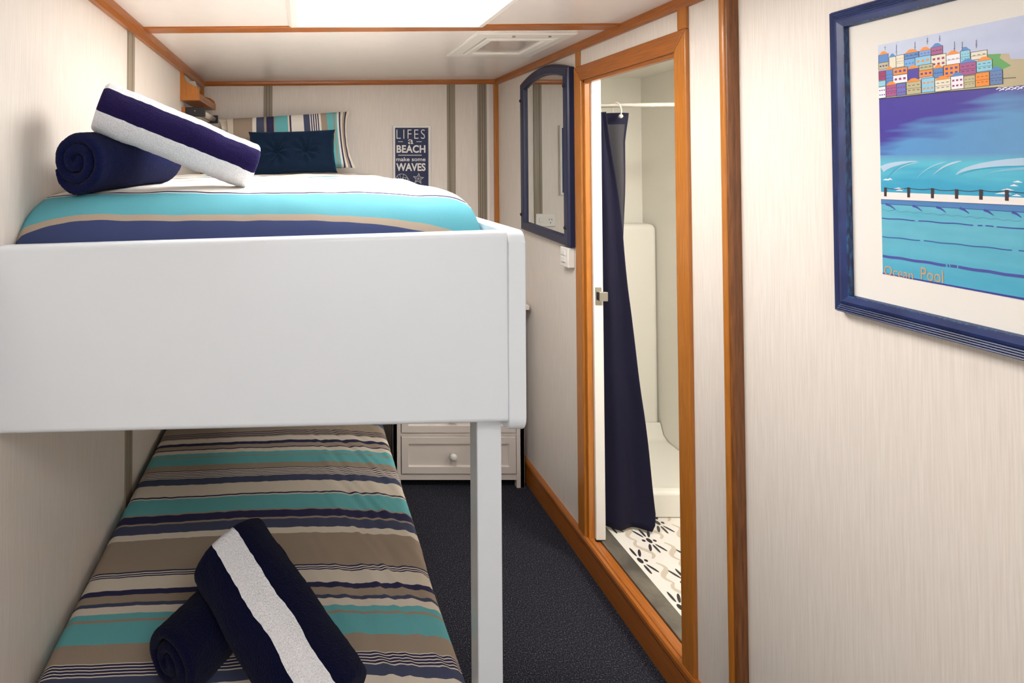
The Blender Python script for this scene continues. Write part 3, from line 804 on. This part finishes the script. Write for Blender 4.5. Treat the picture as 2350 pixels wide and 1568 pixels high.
# ------------------------------------------------------------------ framed painting
XA = XR-.020
pw = thing('framed_picture', (XR,.75,1.2), 'large framed ocean pool painting in a reeded navy frame', 'picture')
tlp=atX(1895,28,XR-.022); blp=atX(1911,713,XR-.022)
fy1=(tlp.y+blp.y)/2; fz1=tlp.z-.002; fz0=blp.z
FW=.78; fy0=fy1-FW
pf=[(0,0),(0,.013),(.002,.016)]
for k in range(4): pf += [(.003+k*.0045,.019+k*.0018),(.0055+k*.0045,.0175+k*.0018)]
pf += [(.021,.0265),(.026,.028),(.036,.026)]
m=MB(); m.sweep([(fy0,fz0),(fy1,fz0),(fy1,fz1),(fy0,fz1)],pf,fR); part(m,'frame',PFRAME,pw)
m=MB(); m.sweep(inset([(fy0,fz0),(fy1,fz0),(fy1,fz1),(fy0,fz1)],.0359),[(0,.026),(.002,.0255),(.0035,.019),(.004,.006)],fR); lab(part(m,'inner_edge',PINNER,pw),'rubbed turquoise inner frame edge')
m=MB(); m.prism(inset([(fy0,fz0),(fy1,fz0),(fy1,fz1),(fy0,fz1)],.0385),fR,.004,.0165); part(m,'mount',MATB,pw)
tla=atX(2012,105,XA+.003); bla=atX(2028,629,XA+.003)
ay1=(tla.y+bla.y)/2; az1=tla.z; az0=bla.z; ay0=fy0+(fy1-ay1)
AH=az1-az0; AW=ay1-ay0
m=MB(); 
def A(px,py): p=atX(px,py,XA+.003); return (ay1-p.y, az1-p.z)       # (u from the left, v from the top) in metres
def P1(x,y): return A(2000+x/6.03, 60+y/6.03)
def P2(x,y): return A(2000+x/4.126, 320+y/4.126)
lay=[0]
def fA(u,v,h=0): 
    u=min(max(u,0),AW); v=min(max(v,0),AH)
    return Vector((XR-.0167-lay[0]*.0000012, ay1-u, az1-v))
def pg(pts,c):
    lay[0]+=1; m.add([fA(u,v) for u,v in pts],[tuple(range(len(pts)))],0,[c])
def lerpc(a,b,t): return tuple(a[i]+(b[i]-a[i])*t for i in range(4))
# underpainting: sky, sea and pool as a fine grid of brush colour
vH=P1(100,1010)[1]; vW=A(2022,372)[1]; vP=P2(90,497)[1]; vQ=P2(90,608)[1]
SKY1,SKY2=srgb(196,204,226),srgb(176,184,214)
IND=srgb(68,56,150); PUR=srgb(92,84,152); BL=srgb(84,144,200); BL2=srgb(100,150,192); CY=srgb(60,160,196); CY2=srgb(92,186,206); PO1=srgb(112,186,206); PO2=srgb(84,166,190)
def artcol(u,v):
    s=noise.noise(Vector((u*9,v*60,1)))*.5+noise.noise(Vector((u*25,v*150,5)))*.25
    if v<vH: return lerpc(SKY1,SKY2,min(1,max(0,u/.3+v*2+s*.3)))
    if v<vW:
        t=(v-vH)/(vW-vH)
        edge=max(.16,.74-u*3.4)+s*.45
        k=min(1,max(0,(t-edge)*3.2+.25))
        return lerpc(IND if u<.12 else lerpc(IND,PUR,min(1,(u-.12)*8)),lerpc(BL,BL2,min(1,u*4)),k if k<1 else 1) if t<.9 else lerpc(BL2,CY2,min(1,(t-.9)*8))
    if v<vP:
        t=(v-vW)/(vP-vW); return lerpc(CY2,CY,min(1,max(0,t*1.3+s)))
    if v<vQ: return srgb(84,136,188)
    t=(v-vQ)/(AH-vQ)
    return lerpc(lerpc(PO1,PO2,.3+.6*min(1,max(0,s+.2+u))),CY,max(0,t-.45)*1.1)
nu,nv=200,300
V=[fA(AW*i/nu,AH*j/nv) for j in range(nv+1) for i in range(nu+1)]
m.add(V,[(j*(nu+1)+i,j*(nu+1)+i+1,(j+1)*(nu+1)+i+1,(j+1)*(nu+1)+i) for j in range(nv) for i in range(nu)],0,
      [artcol(AW*(i+.5)/nu,AH*(j+.5)/nv) for j in range(nv) for i in range(nu)])
C_={'b':srgb(84,132,196),'l':srgb(116,168,220),'t':srgb(186,176,138),'c':srgb(226,218,196),'p':srgb(130,156,214),'s':srgb(134,196,226),'m':srgb(164,84,136),'w':srgb(236,232,238),'a':srgb(140,200,218),'r':srgb(156,54,104),'o':srgb(240,140,46),'i':srgb(72,62,156),'v':srgb(98,110,188),'g':srgb(100,128,176)}
OR,DK=C_['o'],srgb(44,44,52)
# headland
pg([P1(*p) for p in ((1600,390),(1900,378),(1925,455),(2111,450))]+[(AW,P1(2111,430)[1]),(AW,P1(2111,820)[1]),P1(2111,815),P1(1810,850),P1(1600,800)],srgb(184,170,138))
pg([P1(*p) for p in ((1600,392),(1790,382),(1770,440),(1930,545),(1810,600),(1690,590),(1600,560))],srgb(96,160,90))
pg([P1(95,780),P1(1810,640),P1(1820,840),P1(1000,905),P1(400,975),P1(100,1005)],srgb(190,180,146))
houses=[(95,405,230,515,'b',1,None),(95,515,230,610,'t',0,'p'),(240,435,335,590,'c',2,None),(335,410,448,575,'c',0,'k'),(450,385,650,462,'b',1,'k'),(450,465,600,590,'l',0,'b'),
 (655,350,820,425,'p',1,'b'),(600,435,820,560,'s',0,'O'),(820,300,985,405,'m',2,'k'),(820,412,1030,585,'c',0,'r'),(1030,405,1225,545,'w',1,'k'),(1225,350,1362,510,'a',2,'k'),(1370,365,1600,475,'c',0,'k'),
 (95,628,195,755,'r',0,'k'),(195,612,300,832,'b',1,'k'),(295,592,495,685,'o',0,'v'),(295,688,495,800,'w',0,'r'),(495,600,655,752,'i',1,'p'),(655,545,850,622,'t',0,'k'),(655,622,850,715,'o',0,'v'),
 (850,592,990,722,'b',1,'k'),(995,548,1215,705,'o',0,'v'),(1215,520,1447,692,'m',2,'k'),(1450,492,1670,640,'a',1,'k'),
 (95,765,195,842,'a',0,None),(95,845,195,1002,'w',0,'v'),(200,822,350,982,'m',1,'k'),(345,802,475,968,'v',0,'m'),(480,782,685,952,'t',1,'k'),(690,730,872,925,'s',0,'O'),
 (875,752,1095,912,'c',1,'k'),(1095,702,1275,882,'w',2,'r'),(1275,695,1435,865,'t',0,'k'),(1435,655,1630,845,'o',0,'k'),(1635,628,1812,820,'g',2,'k')]
for (a,b,c_,d_,col,roof,dots) in houses:
    u0,v0=P1(a,b); u0b,v1=P1(a,d_); u1,_=P1(c_,b)
    o_=.0004
    pg([(u0-o_,v0-o_),(u1+o_,v0-o_),(u1+o_,v1+o_),(u0-o_,v1+o_)],DK)
    pg([(u0+o_,v0+o_),(u1-o_,v0+o_),(u1-o_,v1-o_),(u0+o_,v1-o_)],C_[col])
    if roof:
        w=u1-u0; pg([(u0,v0),(u0+w*.35,v0-.006),(u0+w*.62,v0-.006),(u1,v0)],OR if roof==1 else C_['b'])
    if dots:
        dc={'p':C_['i'],'k':DK,'b':C_['b'],'O':OR,'r':C_['r'],'v':C_['i'],'m':C_['r']}[dots]
        w=u1-u0; h=v1-v0; nr=2 if h>.017 else 1
        for q in range(nr):
            for k in range(3):
                uu=u0+w*(.2+.3*k); vv=v0+h*((.32,.72)[q] if nr==2 else .5); s_=min(w*.085,.0022)
                if dots=='k': pg([(uu-s_,vv-s_*.7),(uu+s_,vv-s_*.7),(uu+s_,vv-s_*.2),(uu-s_,vv-s_*.2)],dc); 
                else: pg([(uu-s_,vv-s_),(uu+s_,vv-s_),(uu+s_,vv+s_),(uu-s_,vv+s_)],dc)
        if dots=='k': pg([(u0,v0+h*.52),(u1,v0+h*.52),(u1,v0+h*.52+.0005),(u0,v0+h*.52+.0005)],DK)
def stroke(pts,w,c):
    n=len(pts); L_=[];R_=[]
    for i,(x,y) in enumerate(pts):
        a=pts[max(i-1,0)]; b=pts[min(i+1,n-1)]; t=Vector((b[0]-a[0],b[1]-a[1])); t=t.normalized() if t.length>0 else Vector((1,0))
        ww=(w[i] if isinstance(w,list) else w)/2
        L_.append((x-t.y*ww,y+t.x*ww)); R_.append((x+t.y*ww,y-t.x*ww))
    lay[0]+=1; v=[fA(*p) for p in L_]+[fA(*p) for p in R_]
    m.add(v,[(i,i+1,n+i+1,n+i) for i in range(n-1)],0,[c]*(n-1))
# masts
for (x,y0,y1) in ((187,285,330),(343,260,400),(600,220,330),(772,160,250),(942,130,215),(1147,210,350),(1255,215,335),(1450,190,300)):
    stroke([P1(x,y0),P1(x,y1)],.0007,srgb(90,90,110)); stroke([P1(x-14,y1-38),P1(x+14,y1-42)],.0006,srgb(90,90,110))
stroke([P1(100,1008),P1(430,975),P1(1000,910),P1(1750,848)],.0014,DK)
stroke([P1(1810,725),P1(2000,712)],.001,DK)
foam=srgb(232,232,240)
for k in range(9): 
    q=P1(1760+k*42,870-k*3+(14 if k%2 else -6)); stroke([(q[0]-.003,q[1]+.001),(q[0],q[1]-.0006),(q[0]+.003,q[1])],.0014,foam)
# breaking wave crests
W1=srgb(176,200,222); W2=srgb(150,200,220)
def wave(x0,y0,x1,y1,x2,y2,w,c,k0=1):
    pts=[];
    for k in range(15):
        t=k/14; x=(1-t)**2*x0+2*t*(1-t)*x1+t*t*x2; y=(1-t)**2*y0+2*t*(1-t)*y1+t*t*y2; pts.append(P2(x,y))
    stroke(pts,[w*((i/14)**.8*(1-(i/14)**6)+.05 if k0>0 else (1-i/14)**.8+.05) for i in range(15)],c)
wave(95,285,170,225,440,207,.012,W1,-1); wave(150,370,210,260,400,215,.004,srgb(70,160,190)); wave(210,330,260,240,470,215,.003,W2)
wave(430,370,520,250,720,210,.003,W2); wave(580,345,680,230,860,205,.0045,W1)
wave(800,335,930,190,2100,200,.016,W1); wave(1100,325,1250,262,2100,262,.007,srgb(126,182,212)); wave(830,345,960,250,1500,255,.003,CY)
for (x,y,w) in ((110,385,60),(150,380,50),(200,470,110),(230,485,70),(1340,405,90),(1310,440,80),(1230,480,120),(1170,515,160),(1330,535,90)):
    stroke([P2(x,y),P2(x+w/2,y-6),P2(x+w,y+3)],[.0004,.003,.0004],foam)
# promenade, posts and chain
def ext(x,y,x2,y2):
    a=P2(x,y); b=P2(x2,y2); s_=(b[1]-a[1])/(b[0]-a[0]); return a,(AW,a[1]+s_*.5*(AW-a[0])+s_*.5*(b[0]-a[0]))
a0_,a1_=P2(88,497),P2(1444,553); b0_,b1_=P2(88,568),P2(1444,628)
pg([a0_,a1_,(AW,a1_[1]+.006),(AW,b1_[1]+.006),b1_,b0_],srgb(232,226,222))
c0_,c1_=P2(88,608),P2(1444,690)
pg([b0_,b1_,(AW,b1_[1]+.006),(AW,c1_[1]+.008),c1_,c0_],srgb(78,128,182))
stroke([b0_,b1_,(AW,b1_[1]+.006)],.0009,srgb(60,64,110)); stroke([c0_,c1_,(AW,c1_[1]+.008)],.0008,srgb(60,64,140))
posts=[(132,455,540),(352,455,550),(577,462,558),(806,472,563),(1037,475,572),(1282,478,582)]
pq=[(P2(x,y0),P2(x,y1)) for x,y0,y1 in posts]
stp=(pq[5][0][0]-pq[4][0][0])
while pq[-1][0][0]+stp < AW-.01: pq.append(((pq[-1][0][0]+stp,pq[-1][0][1]+.001),(pq[-1][0][0]+stp,pq[-1][1][1]+.001)))
for k,(a,b) in enumerate(pq):
    stroke([a,b],.0046,srgb(62,48,52))
    if k: 
        p=pq[k-1][0]; stroke([(p[0]+(a[0]-p[0])*t/8, p[1]+.001+(a[1]-p[1])*t/8+.0022*math.sin(PI*t/8)) for t in range(9)],.0011,srgb(62,54,64))
VI=srgb(70,76,158)
for (x,y) in ((135,612),(390,628),(615,640),(835,650),(1065,668),(1330,688)):
    stroke([P2(x,y),P2(x+45,y+18),P2(x+90,y+52)],[.004,.003,.001],VI)
stroke([P2(100+i*60,665+i*5+(9 if i%2 else -8)) for i in range(23)],.0006,srgb(80,150,180))
def lane(x0,y0,x1,y1,w,gaps,c=VI):
    a=P2(x0,y0); b=P2(x1,y1); ts=[0]+[g for q in gaps for g in q]+[2.6]
    for i in range(0,len(ts)-1,2):
        t0,t1=ts[i],ts[i+1]; stroke([(a[0]+(b[0]-a[0])*t, a[1]+(b[1]-a[1])*t+.0005*math.sin(t*30)) for t in [t0+(t1-t0)*k/20 for k in range(21)] if a[0]+(b[0]-a[0])*t<AW],w,c)
lane(100,745,1444,848,.0019,((.27,.30),(.69,.72),(.75,.77),(.82,.84)),srgb(62,84,158))
lane(102,920,1444,1060,.0017,((.31,.34),(.93,.97)),srgb(62,92,160))
lane(107,1103,1440,1303,.0046,((.50,.515),(.525,.535),(.58,.59)),srgb(78,84,160))
# indigo lower edge
pg([(0,AH-.0022),(AW*.3,AH-.003),(AW*.6,AH-.006),(AW,AH-.007),(AW,AH),(0,AH)],srgb(62,66,150))
lay[0]+=2
fT=lambda a,b,h: fA(a,-b)
u0,v0=P2(120,1235); u1,_=P2(395,1290); text_mesh(m,'Ocean',fT,(u0+u1)/2,-(v0+.0005),(u1-u0),.0175,shear=.1,offset=-.006,cols=srgb(214,158,110))
u0,v0=P2(470,1290); u1,_=P2(680,1320); text_mesh(m,'Pool',fT,(u0+u1)/2,-(v0-.004),(u1-u0),.021,offset=-.006,cols=srgb(214,158,110))
part(m,'painting',PAINT,pw,recalc=False)
for p in bpy.data.objects['painting'].data.polygons: pass

# ------------------------------------------------------------------ chest of drawers
cx0,cx1,cyf,cyb,czt=.435,1.058,2.60,3.0,.86
ch = thing('chest_of_drawers', ((cx0+cx1)/2,(cyf+cyb)/2,0), 'white chest of drawers with round knobs in the far corner under the sign', 'chest of drawers')
m=MB()
m.box(cx0,cx0+.022,cyf,cyb,0.0,czt-.02); m.box(cx1-.022,cx1,cyf,cyb,0.0,czt-.02); m.box(cx0+.02,cx1-.02,cyb-.012,cyb,.06,czt-.02)
m.box(cx0+.02,cx1-.02,cyf+.02,cyb-.01,.062,.08)
m.box(cx0,cx0+.038,cyf,cyf+.03,0,czt-.02); m.box(cx1-.038,cx1,cyf,cyf+.03,0,czt-.02)
part(m,'carcass',CHESTW,ch,bevel=.002)
m=MB(); m.box(cx0-.016,cx1+.022,cyf-.018,cyb+.005,czt-.02,czt+.002); part(m,'top',CHESTW,ch,bevel=.004)
m=MB(); m.box(cx0+.038,cx1-.038,cyf+.004,cyf+.03,.036,.062)
dzs=[.066,.258,.450,.642]; DHh=.176
for k,z in enumerate(dzs): m.box(cx0+.038,cx1-.038,cyf+.004,cyf+.03,z+DHh,z+DHh+.016)
part(m,'rail',CHESTW,ch,bevel=.001)
for z in dzs:
    a0,a1=cx0+.041,cx1-.041; b0,b1=z+.002,z+DHh-.002
    m=MB(); f=lambda a,b,h: Vector((a,cyf+.004-h,b))
    m.sweep([(a0,b0),(a1,b0),(a1,b1),(a0,b1)],[(0,-.02),(0,.004),(.001,.006),(.032,.006),(.034,.004),(.036,-.003)],f); m.prism([(a0+.03,b0+.03),(a1-.03,b0+.03),(a1-.03,b1-.03),(a0+.03,b1-.03)],f,-.018,-.0028)
    dr=part(m,'drawer',CHESTW,ch)
    kb=MB(); xk=(a0+a1)/2-.03; zk=(b0+b1)/2; kb.tube([(xk,cyf+.007,zk),(xk,cyf-.008,zk),(xk,cyf-.012,zk),(xk,cyf-.020,zk),(xk,cyf-.027,zk),(xk,cyf-.030,zk)],[.007,.007,.015,.018,.014,.006],20)
    ko=kb.build('knob',WPLAS,smooth=True); ko.parent=dr

# ------------------------------------------------------------------ teak wall shelf and reading lamp in the far left corner
sh = thing('wall_shelf', (XL,2.7,1.83), 'small teak book shelf high on the left wall in the far corner', 'shelf')
y0s,y1s=2.50,2.955; zs0=1.822
fx=lambda a,b,h: Vector((XL+a, h, b))
m=MB(); m.prism([(0,zs0),(.088,zs0),(.088,zs0+.05),(.076,zs0+.062),(.030,zs0+.085),(.018,zs0+.11),(.012,zs0+.135),(0,zs0+.135)],fx,y0s,y0s+.014); part(m,'end_panel',WOOD_V,sh,bevel=.002)
m=MB(); m.prism([(0,zs0),(.094,zs0),(.094,zs0+.03),(.086,zs0+.05),(.066,zs0+.064),(.030,zs0+.075),(0,zs0+.12)],fx,y1s-.014,y1s); part(m,'end_panel',WOOD_V,sh,bevel=.002)
m=MB(); m.box(XL,XL+.09,y0s+.014,y1s-.014,zs0,zs0+.012); part(m,'shelf_board',WOOD_Y,sh,bevel=.002)
m=MB(); m.box(XL+.080,XL+.09,y0s+.014,y1s-.014,zs0+.012,zs0+.034); part(m,'front_lip',WOOD_Y,sh,bevel=.002)
m=MB(); m.box(XL,XL+.008,y0s+.014,y1s-.014,zs0+.012,zs0+.09); part(m,'back_panel',WOOD_Y,sh,bevel=.002)
m=MB(); m.prism([(0,zs0+.012),(.05,zs0+.012),(.045,zs0+.075),(.030,zs0+.12),(.0,zs0+.12)],fx,2.70,2.712)
tag(m.build('bookmark_card',TUBE,bevel=.002),'pale grey card standing in the small teak wall shelf','card')
lp = thing('reading_lamp', (XL,2.75,1.76), 'white tube reading lamp with black end cap below the teak shelf', 'lamp')
m=MB(); m.box(XL,XL+.016,2.53,2.97,1.730,1.795); part(m,'backing_board',WOOD_Y,lp,bevel=.002)
m=MB(); m.box(XL+.016,XL+.105,2.545,2.575,1.752,1.795); part(m,'end_cap',BLACK,lp,bevel=.002)
m=MB(); m.tube([(XL+.080,2.575,1.775),(XL+.080,2.955,1.775)],.0145,20); part(m,'tube',TUBE,lp,smooth=True)
m=MB(); m.box(XL+.016,XL+.064,2.575,2.955,1.756,1.79); part(m,'housing',TUBE,lp,bevel=.004)
m=MB(); m.box(XL+.016,XL+.105,2.955,2.965,1.752,1.795); part(m,'end_cap',BLACK,lp,bevel=.002)
m=MB(); m.tube([(XL+.06,2.545,1.778),(XL+.06,2.541,1.778)],.0028,10); part(m,'screw',STEEL,lp)

# ------------------------------------------------------------------ washroom: tray, moulded wall unit, rod and curtain
st = thing('shower_tray', (1.5,2.6,.1), 'white moulded shower tray with a raised front lip behind the curtain', 'shower tray')
m=MB(); m.prism([(2.225,.101),(2.225,.195),(2.235,.203),(2.262,.203),(2.272,.193),(2.285,.125),(2.78,.125),(2.815,.145),(2.838,.20),(2.838,.101)],lambda a,b,h: Vector((h,a,b)),XW+.04,BX1-.002); part(m,'basin',SHOWER,st,bevel=.006)
mu = MB(); mu.prism([(XW+.04,.101),(BX1-.002,.101),(BX1-.002,1.215),(1.46,1.215),(1.46,.22),(XW+.04,.22)],lambda a,b,h: Vector((a,h,b)),2.841,2.966)
tag(mu.build('moulded_ledge',SHOWER,bevel=.03,seg=5),'white moulded ledge unit in the shower corner, lower right of the curtain','ledge')
RY,RZ=2.175,1.763
rd = thing('shower_rod', (1.5,RY,RZ), 'pale metal shower rod across the washroom above the navy curtain', 'shower rod')
m=MB(); m.tube([(XW+.04,RY,RZ-.002),(BX1,RY-.02,RZ+.006)],.0085,16); part(m,'rod',CHROME,rd,smooth=True)
m=MB(); m.tube([(BX1-.008,RY-.02,RZ+.006),(BX1,RY-.02,RZ+.006)],.022,20); part(m,'flange',CHROME,rd,smooth=False)
ct = thing('shower_curtain', (1.28,RY,.11), 'navy shower curtain gathered at the left of the washroom doorway', 'shower curtain')
fr=[(258,1391),(402,1412),(527,1426),(670,1438),(748,1446),(946,1470),(1171,1493),(1195,1490),(1217,1476)]
bk=[(261,1442),(321,1433),(446,1430),(553,1426),(670,1425),(1217,1440)]
YFc,YBk=2.135,2.19
zt_=atY(1400,259,RY).z; zb2=.112
V=[];Fc=[];Fb=[]; n=64; rows=70
for i in range(rows+1):
    t=i/rows; z=zt_+(zb2-zt_)*t
    py=380+(1.522-z)*1250/YFc
    xf=(resample(fr,py)-690)*YFc/1250; xb=(resample(bk,py)-690)*YBk/1250
    xl=1.175
    for j in range(n+1):
        s_=j/n
        if s_<.62:
            q=s_/.62; x=xl+(xf-xl)*q; y=YFc+.018+ .012*math.cos(q*PI*(2.6+ .3*t))*(.5+t)*(1-q*.4) -.018*math.sin(q*PI/2)**3
        elif s_<.72:
            q=(s_-.62)/.10; x=xf-(.018+.015*t)*q+.006*math.sin(q*PI); y=YFc+(YBk-.012-YFc)*q
        else:
            q=(s_-.72)/.28; xa=xf-(.018+.015*t); x=xa+(max(xb,xa+.01)-xa)*q; y=YBk-.012+.010*math.sin(q*PI*2)+.006*q
        x+=.0015*math.sin(z*14+j*.2)
        V.append((x,y,z))
for i in range(rows):
    for j in range(n): k=i*(n+1)+j; (Fc if (j<int(n*.72) or i<2) or j>n-3 else Fb).append((k,k+1,k+n+2,k+n+1))
m=MB(); m.add(V,Fc); m.f += [list(q) for q in Fb]; m.m += [1]*len(Fb); m.c += [None]*len(Fb)
part(m,'fabric',[CURT,CURTL],ct,smooth=True,solid=.0015)
xr_=(1417-690)*RY/1250
m=MB(); m.torus((xr_,RY-.0,RZ-.018),(1,0,.15),.030,.0022,32,8); part(m,'ring',WPLAS,ct,smooth=True)
m=MB(); m.ball((xr_-.002,RY-.03,RZ-.046),.0085,14,10); part(m,'ring_ball',CHROME,ct,smooth=True)
